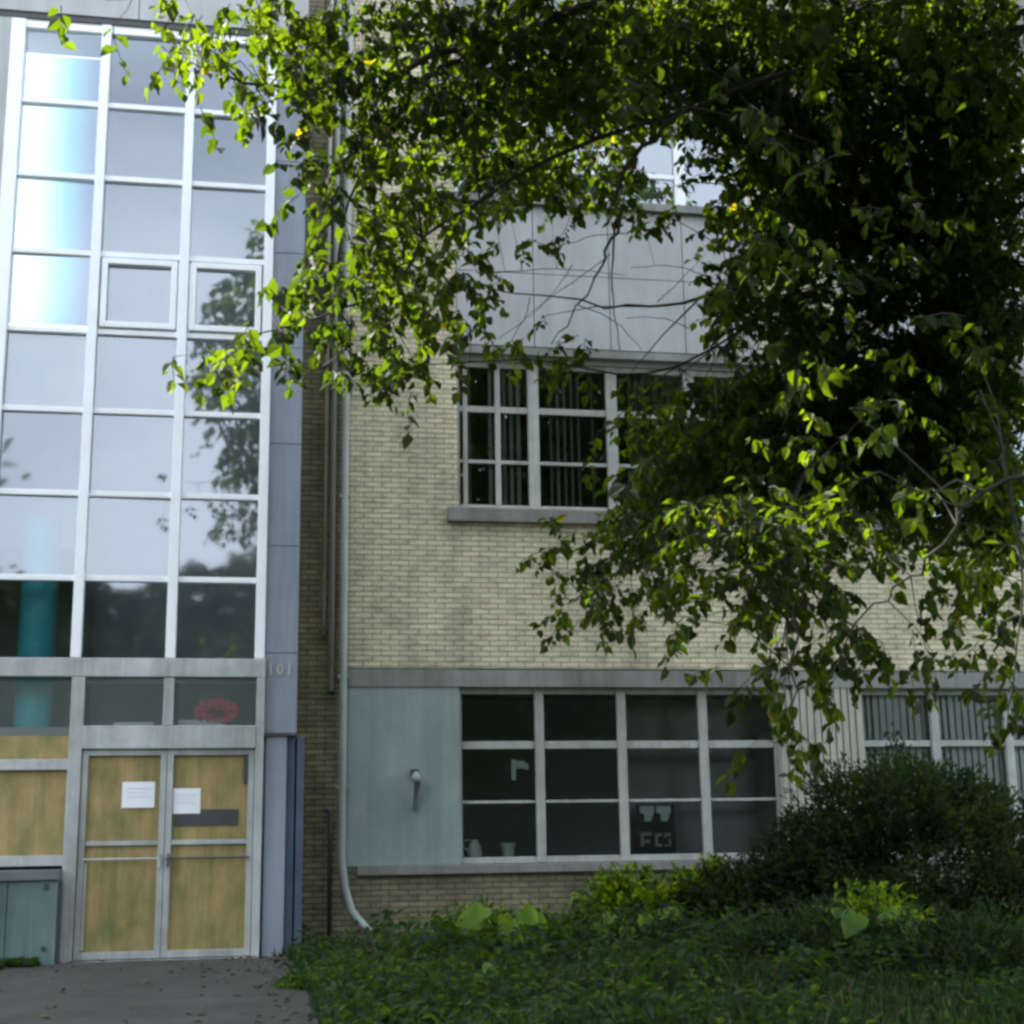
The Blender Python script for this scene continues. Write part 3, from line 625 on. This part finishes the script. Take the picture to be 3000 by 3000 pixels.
def twig(p, d, n, ln, size=1.0, mb=crown, stem=True):
    pts = [p]; q = p.copy(); d = d.normalized()
    for i in range(4):
        d = (d+Vector((rnd.gauss(0, .18), rnd.gauss(0, .18), rnd.gauss(0, .12)-.13))).normalized(); q = q+d*ln/4; pts.append(q.copy())
    if stem: twigs.tube(pts, [.004, .0035, .003, .002, .0015], 3, False)
    nv = noise.noise(p*1.1+Vector((3, 9, 1))); tb = min(.6, max(0, .28+nv*.9+rnd.gauss(0, .08)))
    for i in range(n):
        t = (i+.5)/n*4; k = min(3, int(t)); base = pts[k].lerp(pts[k+1], t-k)
        s_ = rnd.choice((-1, 1)); side = Vector((rnd.gauss(0, 1), rnd.gauss(0, 1), rnd.gauss(-.35, .5))).normalized()
        ld = (d*.35+side*.9+Vector((0, 0, -.35))).normalized()
        nm = Vector((rnd.gauss(0, .6), rnd.gauss(0, .6), 1)); L_ = .096*size*rnd.uniform(.5, 1.25)
        tint = .985 if rnd.random() < .006 else min(.9, max(0, tb+rnd.uniform(-.05, .28)))
        mb.leaf(base+ld*.015, ld, nm, L_, L_*rnd.uniform(.68, .85), tint)
def nearest(p, off=.0):
    return min(flat, key=lambda a: (a[0]-p).length_squared+a[1]*.0)
def link_twig(p):
    q, r = nearest(p); dd = (p-q)
    if .12 < dd.length < 1.0:
        mid = q.lerp(p, .5)+Vector((rnd.gauss(0, .04), rnd.gauss(0, .04), .06*dd.length+rnd.gauss(0, .03)))
        rr = min(r*.5, .004+.005*dd.length); twigs.tube([q, q.lerp(mid, .5), mid, mid.lerp(p, .6), p], [rr, rr*.85, rr*.7, rr*.5, .003], 4, False)
    return dd
LEAF = .0044
for j, row in enumerate(G):
    for i, ch in enumerate(row):
        dgt = int(ch)
        if not dgt: continue
        lai = -math.log(1-min(.965, dgt/9*.965)**1.1)*(4.2 if i > 12 else 2.7)*((.42 if i < 18 else .6) if j > 12 else 1)
        y0 = -7.9 if i > 12 else -7.4
        lit = i <= 9 or (16 <= i <= 20 and j >= 12) or (i >= 21 and j >= 13) or (10 <= i <= 13 and j <= 2)
        cell = (80/2765*(8.6 if lit else 11.0))**2; n_leaf = lai*cell/LEAF/.62; n_tw = n_leaf/9
        k = int(n_tw)+(rnd.random() < n_tw % 1)
        for _ in range(k):
            Y = rnd.uniform(-7.6, -5.8) if lit or rnd.random() < (.012 if i > 14 else .05) else rnd.uniform(-5.3, -3.3)
            if rnd.random() < .012 and i > 13: Y = rnd.uniform(-9, -7.5)
            for tr_ in range(4):                               # leaves gather in sprays with gaps between
                p = P_((i+rnd.random())*80, (j+rnd.random())*80-18, Y)
                if noise.noise(p*2.6) > -.06-.02*dgt: break
            dd = link_twig(p) if rnd.random() < .4 else (p-nearest(p)[0])
            twig(p, dd.normalized()*.5+Vector((rnd.gauss(0, .5), rnd.gauss(0, .5), -.35)), 9, rnd.uniform(.2, .34))
# crown outside the picture: above and to the right, made dense to shade the leaves in view
fr_top = lambda v: (v-Vector((0, -CAM_D, CAM_H)))
cnt = 0
while cnt < 11000:
    u = Vector((rnd.uniform(-1, 1), rnd.uniform(-1, 1), rnd.uniform(-1, 1)))
    if u.length > 1: continue
    p = Vector((4.6+u.x*5.4, -6.6+u.y*5.0, 8.2+u.z*4.2)); v = fr_top(p); dz = v.dot(fw)
    if dz > .3:
        sx, sy = v.dot(rt)/dz*F, v.dot(up)/dz*F
        if sx < 1720 and sy < 1740: continue
    else: continue
    if p.x < -.9 or (p.x < .8 and not 6 < p.z < 9.6 and rnd.random() < .5): continue
    if rnd.random() < .25: link_twig(p)
    twig(p, u+Vector((rnd.gauss(0, .5), rnd.gauss(0, .5), -.3)), 8, .4, 1.35, stem=False); cnt += 1
wood.build('trunk', 'bark', TREE, smooth=True)
twigs.build('branches', 'twig', TREE)
crown.build('crown', 'tree_leaf', TREE)

# ------------------------------------------------------------------ shrubs and herbs
def leafball(mb, c, rad, n, size, rr, up_=.3, shell=.55, ground=None):
    c = Vector(c)
    for _ in range(n):
        u = Vector((rr.gauss(0, 1), rr.gauss(0, 1), rr.gauss(0, 1))).normalized()
        if u.z < -.5: u.z = -u.z
        nz_ = noise.noise(u*2.3+c)*.42+noise.noise(u*6+c)*.30; k = (shell+(1-shell)*rr.random()**.5)*(1+nz_)
        p = c+Vector((u.x*rad[0], u.y*rad[1], u.z*rad[2]))*k
        if ground is not None and p.z < ground: p.z = ground+rr.random()*.1
        d = (u+Vector((rr.gauss(0, .6), rr.gauss(0, .6), up_+rr.gauss(0, .5)))).normalized()
        mb.leaf(p, d, Vector((rr.gauss(0, .6), rr.gauss(0, .6), 1)), size*rr.uniform(.6, 1.3), size*.5*rr.uniform(.7, 1.2), rr.random())
def sprays(mb, c, rad, n, size, rr, ln=.3):
    """leafy shoots that break the outline"""
    for _ in range(n):
        u = Vector((rr.gauss(0, 1), rr.gauss(0, .8), abs(rr.gauss(0, 1))+.2)).normalized()
        p = Vector(c)+Vector((u.x*rad[0], u.y*rad[1], u.z*rad[2]))*.85; d = (u+Vector((0, 0, .5))).normalized()
        for k in range(12):
            d = (d+Vector((rr.gauss(0, .1), rr.gauss(0, .1), -.06))).normalized(); p = p+d*ln/12
            mb.leaf(p, d+Vector((rr.gauss(0, .8), rr.gauss(0, .8), rr.gauss(0, .4))), Vector((0, 0, 1)), size*rr.uniform(.7, 1.2), size*.5, rr.random())
rr = random.Random(5)
def shrub(c19, Y, rad, n, label, size=.055, nspray=60):
    c = a19(*c19, Y); g0 = gz(c.x, Y)+bank(c.x, Y)
    t = thing('shrub', (c.x, Y, g0), label, 'shrub', 'shrubs in front of the brick wall')
    mb = MB(); leafball(mb, c, rad, n, size, rr, ground=g0); sprays(mb, c, rad, nspray, size, rr)
    mb.build('foliage', 'shrub_leaf', t)
    s = MB()
    for k in range(7):
        a_ = rr.random()*6.28; e = c+Vector((math.cos(a_)*rad[0]*.6, math.sin(a_)*rad[1]*.6, rad[2]*.5)); b0 = Vector((c.x+rr.gauss(0, .08), Y+rr.gauss(0, .08), g0-.05))
        s.tube([b0, b0.lerp(e, .5)+Vector((0, 0, .1)), e], [.02, .012, .005], 6)
    s.build('stem', 'bark', t)
shrub((1735, 1690), -1.6, (1.3, .9, 1.2), 24000, 'large rounded dark green shrub under the ground floor windows at the right', .065, 260)
shrub((1550, 1735), -1.3, (.8, .6, .92), 10000, 'mid sized dark shrub left of the large rounded one', .06, 260)
shrub((1390, 1790), -.9, (.7, .5, .72), 7000, 'low loose shrub below the third ground floor pane', nspray=120)
shrub((1950, 1790), -2.2, (.8, .7, .9), 7000, 'dark shrub cut by the right edge of the picture')
shrub((1560, 1870), -4.0, (1.0, .7, .55), 8000, 'low dark bush in the middle of the weeds in front of the large shrub', nspray=90)
shrub((1830, 1900), -4.8, (.8, .7, .6), 8000, 'low dark bush at the bottom right corner', nspray=90)
shrub((1240, 1850), -2.6, (.75, .6, .45), 6000, 'low dark bush behind the lawn right of the pale weed', nspray=90)

def weed_clump(c19, Y, rad, n, label, size=.09, m='weed_leaf'):
    c = a19(*c19, Y); g0 = gz(c.x, Y)+bank(c.x, Y); t = thing('weed_clump', (c.x, Y, g0), label, 'plant', 'leafy weeds along the wall')
    mb = MB(); leafball(mb, c, rad, n, size, rr, ground=g0, shell=.35); sprays(mb, c, rad, int(n/28), size*.9, rr, .25); mb.build('foliage', m, t)
    s = MB()
    for k in range(9):
        a_ = rr.random()*6.28; s.tube([(c.x+rr.gauss(0, .05), Y, g0-.03), (c.x+math.cos(a_)*rad[0]*.6, Y+math.sin(a_)*rad[1]*.6, c.z+rad[2]*.4)], [.008, .004], 5)
    s.build('stem', 'weed_leaf', t)
leafmat('weed_leaf', [(0, (.008, .026, .009)), (1, (.085, .12, .010)), (.5, (.024, .055, .010))], .3, .6)
weed_clump((1185, 1735), -.9, (.45, .35, .32), 1500, 'bright green leafy weed under the second ground floor pane')
weed_clump((1330, 1725), -.7, (.35, .3, .40), 1200, 'green leafy weed under the window sign')
weed_clump((1640, 1770), -3.4, (.42, .35, .26), 1100, 'yellow green leafy weed in front of the large shrub')
weed_clump((900, 1790), -.6, (.35, .3, .28), 900, 'leafy weed behind the bright broad leaved one')
weed_clump((1060, 1800), -1.8, (.5, .4, .28), 1500, 'dull leafy weed between the broad leaved plants', .08, 'herb_leaf')
weed_clump((680, 1850), -1.0, (.45, .35, .22), 1300, 'dark leafy weed at the foot of the pier beside the path', .07, 'herb_leaf')
weed_clump((600, 1915), -3.4, (.30, .35, .16), 1000, 'low weeds spilling over the path edge', .06, 'herb_leaf')
weed_clump((1720, 1800), -2.2, (.9, .5, .6), 4500, 'dark leafy growth filling the foot of the large shrub', .08, 'shrub_leaf')

# broad leaved plants
def broad(c19, Y, n, size, label, tint, h=.35, spread=.25):
    c = a19(*c19, Y); g0 = gz(c.x, Y)+bank(c.x, Y)
    t = thing('broadleaf_plant', (c.x, Y, g0), label, 'plant', 'broad leaved weeds by the wall')
    lf, st_ = MB(), MB()
    for k in range(n):
        a_ = k*2.4+rr.random(); rd = spread*(k/n)**.5+.03; top = Vector((c.x+math.cos(a_)*rd, Y+math.sin(a_)*rd*.8, c.z+rr.gauss(0, h*.25)))
        st_.tube([(c.x, Y, g0-.03), ((c.x+top.x)/2, (Y+top.y)/2, (g0+top.z)/2+.08), top], [.008, .006, .004], 5)
        L_ = size*rr.uniform(.6, 1.15); W = L_*.86; d = Vector((math.cos(a_)*.8+rr.gauss(0, .2), -.45, math.sin(a_)*.5-.45)).normalized(); s_ = d.cross(Vector((rr.gauss(0, .25), -1, .75))).normalized(); nn = s_.cross(d)
        base = len(lf.v); N_ = 9; prof = [(.0, .0), (-.08, .28), (.08, .47), (.32, .5), (.6, .36), (.84, .16), (1, 0)]
        edge = prof+[(u_, -v_) for u_, v_ in reversed(prof[1:-1])]
        lf.v.append(tuple(top+d*L_*.4-nn*.05)); lf.t.append(tint)
        for u_, v_ in edge:
            lf.v.append(tuple(top+d*L_*u_+s_*W*v_+nn*(abs(v_)*.10*L_-.12*L_*u_*u_+rr.gauss(0, .008)))); lf.t.append(min(1, max(0, tint+rr.gauss(0, .08)-(.45 if abs(v_) > .3 and rr.random() < .5 else 0))))
        m_ = len(edge)
        for e in range(m_): lf.f.append((base, base+1+e, base+1+(e+1) % m_))
    lf.build('leaves', 'burdock_leaf', t, smooth=True); st_.build('stem', 'herb_leaf', t)
broad((955, 1745), -2.4, 8, .30, 'bright yellow green broad leaved weed nearest the downpipe', .95)
broad((955, 1850), -4.2, 5, .24, 'pale grey green broad leaved weed lowest in the lawn', .15, .2)
broad((1200, 1740), -2.4, 9, .20, 'bright broad leaved weed between the downpipe weed and the shrubs', .8, .4, .35)
broad((1280, 1700), -.7, 9, .26, 'green broad leaved weed close under the sign pane', .6, .3, .3)
broad((1655, 1740), -4.4, 8, .22, 'mid green broad leaved weed in front of the large shrub', .55, .2, .3)
broad((1100, 1830), -2.6, 6, .26, 'dull green broad leaved weed in the middle of the lawn edge', .3, .2)
# dry brown weed
a = a19(720, 1850, -2.0); g0 = gz(a.x, -2)
D_ = thing('dry_weed', (a.x, -2, g0), 'brownish dried weed at the lawn corner near the downpipe', 'plant'); s, l_ = MB(), MB()
for k in range(16):
    an = rr.random()*6.28; tp = Vector((a.x+math.cos(an)*.22, -2+math.sin(an)*.22, g0+rr.uniform(.15, .42))); s.tube([(a.x, -2, g0-.02), (a.x*.5+tp.x*.5, tp.y*.5-1, (g0+tp.z)/2+.05), tp], [.005, .004, .002], 4)
    for q in range(7): l_.leaf(Vector((a.x, -2, g0)).lerp(tp, rr.uniform(.3, 1)), Vector((rr.gauss(0, 1), rr.gauss(0, 1), rr.gauss(0, .6))), Vector((0, 0, 1)), .07, .03, rr.random())
mat('dry_leaf', (.085, .07, .03), .8, var=.5, vscale=15)
s.build('stem', 'dry_leaf', D_); l_.build('leaves', 'dry_leaf', D_)
# grass and ground cover
def on_path(x, y): return x < .5 and y < -.1 and x < .56+.12*math.sin(y*1.3)+.05*math.sin(y*4.1)
gs = MB()
for _ in range(46000):
    y = -rr.random()**1.0*8.4+.75; x = rr.uniform(.3, 7.5)
    if y > -6.5 and x > 5.8+.2*y+3: pass
    if on_path(x, y): continue
    z = gz(x, y)+bank(x, y)-.01; h = rr.uniform(.06, .17)*(1.5 if x > 2.2 else 1); d = Vector((rr.gauss(0, .35), rr.gauss(0, .35), 1)).normalized()
    gs.leaf(Vector((x, y, z)), d, Vector((rr.gauss(0, 1), rr.gauss(0, 1), .2)), h, .016, rr.random()*.7)
for _ in range(14000):
    y = -rr.random()*8.0+.7; x = rr.uniform(.45, 7.5)
    if on_path(x, y): continue
    z = gz(x, y)+bank(x, y); cl = noise.noise(Vector((x*1.1, y*1.1, 0)))
    if cl < -.15 and rr.random() < .8: continue
    gs.leaf(Vector((x, y, z+rr.uniform(.02, .18+.25*max(0, cl)))), Vector((rr.gauss(0, 1), rr.gauss(0, 1), rr.gauss(.2, .4))), Vector((rr.gauss(0, .4), rr.gauss(0, .4), 1)), rr.uniform(.05, .10), rr.uniform(.03, .06), rr.random()*.8)
for _ in range(420):                                          # taller wild patches
    y = -rr.random()*7.6+.5; x = rr.uniform(.75, 7.0)
    if noise.noise(Vector((x*.8, y*.8, 4))) < -.12: continue
    g0 = gz(x, y)+bank(x, y); hh = rr.uniform(.12, .42)*(1 if x > 1.3 else .6); ls = rr.uniform(.06, .14); tt = rr.random()*.55
    for q in range(34):
        zz = hh*rr.random(); gs.leaf(Vector((x+rr.gauss(0, .11), y+rr.gauss(0, .11), g0+zz)), Vector((rr.gauss(0, 1), rr.gauss(0, 1), rr.gauss(-.1, .5))), Vector((rr.gauss(0, .5), rr.gauss(0, .5), 1)), ls*rr.uniform(.6, 1.2), ls*.6, min(1, tt+rr.random()*.3))
tag(gs.build('grass', 'herb_leaf'), 'dark green grass and low weeds covering the ground below the wall', 'grass', kind='stuff')
lt = MB()
for _ in range(420):
    y = -rr.random()**1.5*7; x = rr.uniform(-2.9, .7) if rr.random() < .45 else .62-abs(rr.gauss(0, .35))
    lt.leaf(Vector((x, y, gz(x, y)+.026)), Vector((rr.gauss(0, 1), rr.gauss(0, 1), rr.uniform(0, .3))), Vector((rr.gauss(0, .3), rr.gauss(0, .3), 1)), rr.uniform(.03, .075), rr.uniform(.02, .045), rr.random())
dg = MB()
for _ in range(1500):
    x = rr.uniform(1.6, 5.6); y = rr.uniform(-7.2, -3.2); k = noise.noise(Vector((x*.9, y*.9, 11)))
    if k < .02 or x < 2.2 and k < .2: continue
    dg.leaf(Vector((x, y, gz(x, y)+bank(x, y)+rr.uniform(0, .12))), Vector((rr.gauss(0, .6), rr.gauss(0, .6), 1)), Vector((rr.gauss(0, 1), rr.gauss(0, 1), .2)), rr.uniform(.06, .20), .010, rr.random())
tag(dg.build('dry_grass', 'dry_leaf'), 'brown dead grass stalks among the weeds in front of the shrubs', 'grass', kind='stuff')
tag(lt.build('leaf_litter', 'dry_leaf'), 'fallen dry leaves scattered over the grey path', 'leaves', kind='stuff')
# moss and weeds along the left path edge
ms = MB()
for _ in range(2600):
    x = rr.uniform(-3.4, -1.9); y = -.42-abs(rr.gauss(0, .22))*(1 if x < -2.2 else .4)
    ms.leaf(Vector((x, y, .02+rr.uniform(0, .05))), Vector((rr.gauss(0, 1), rr.gauss(0, 1), .6)), Vector((0, 0, 1)), .06, .03, rr.random()*.6)
tag(ms.build('weeds', 'herb_leaf'), 'thin green weeds growing at the foot of the grey green cabinet', 'weeds', kind='stuff')

# ------------------------------------------------------------------ what the glass reflects: trees across the road and a nearer one
fw_ = MB(); rf = random.Random(9)
for _ in range(90000):
    k = rf.random(); x = rf.uniform(-70, 70); top = 13.6+5.0*noise.noise(Vector((x*.09, 3, 0)))+2.6*noise.noise(Vector((x*.35, 7, 0)))
    z = -.7+(top+.7)*rf.random()**.7; y = -52+rf.gauss(0, 2.2)*(1-(z/11)**2)
    fw_.leaf(Vector((x, y, z)), Vector((rf.gauss(0, 1), rf.gauss(0, 1), rf.gauss(0, 1))), Vector((rf.gauss(0, 1), rf.gauss(0, 1), 1)), .6, .45, rf.random())
for _ in range(16000):
    p = Vector((rf.uniform(-75, 75), -54+rf.gauss(0, .8), rf.uniform(-1, 10.5))); fw_.leaf(p, Vector((rf.gauss(0, 1), rf.gauss(0, .3), rf.gauss(0, 1))), Vector((0, 1, rf.gauss(0, .4))), 1.6, 1.3, rf.random())
for _ in range(6000):  # nearer unseen tree behind the camera, kept in the same mesh
    u = Vector((rf.gauss(0, 1), rf.gauss(0, 1), rf.gauss(0, 1))).normalized()*rf.random()**.4; u *= 1+.35*noise.noise(u*3)
    p = Vector((-10.4+u.x*5.4, -23+u.y*4, 6.2+u.z*5.0)); fw_.leaf(p, u+Vector((0, 0, -.4)), Vector((rf.gauss(0, 1), rf.gauss(0, 1), 1)), .32, .24, rf.random())
tag(fw_.build('reflected_trees', 'far_leaf'), 'distant line of trees and one nearer tree opposite the building, seen in its window reflections', 'trees', kind='stuff')
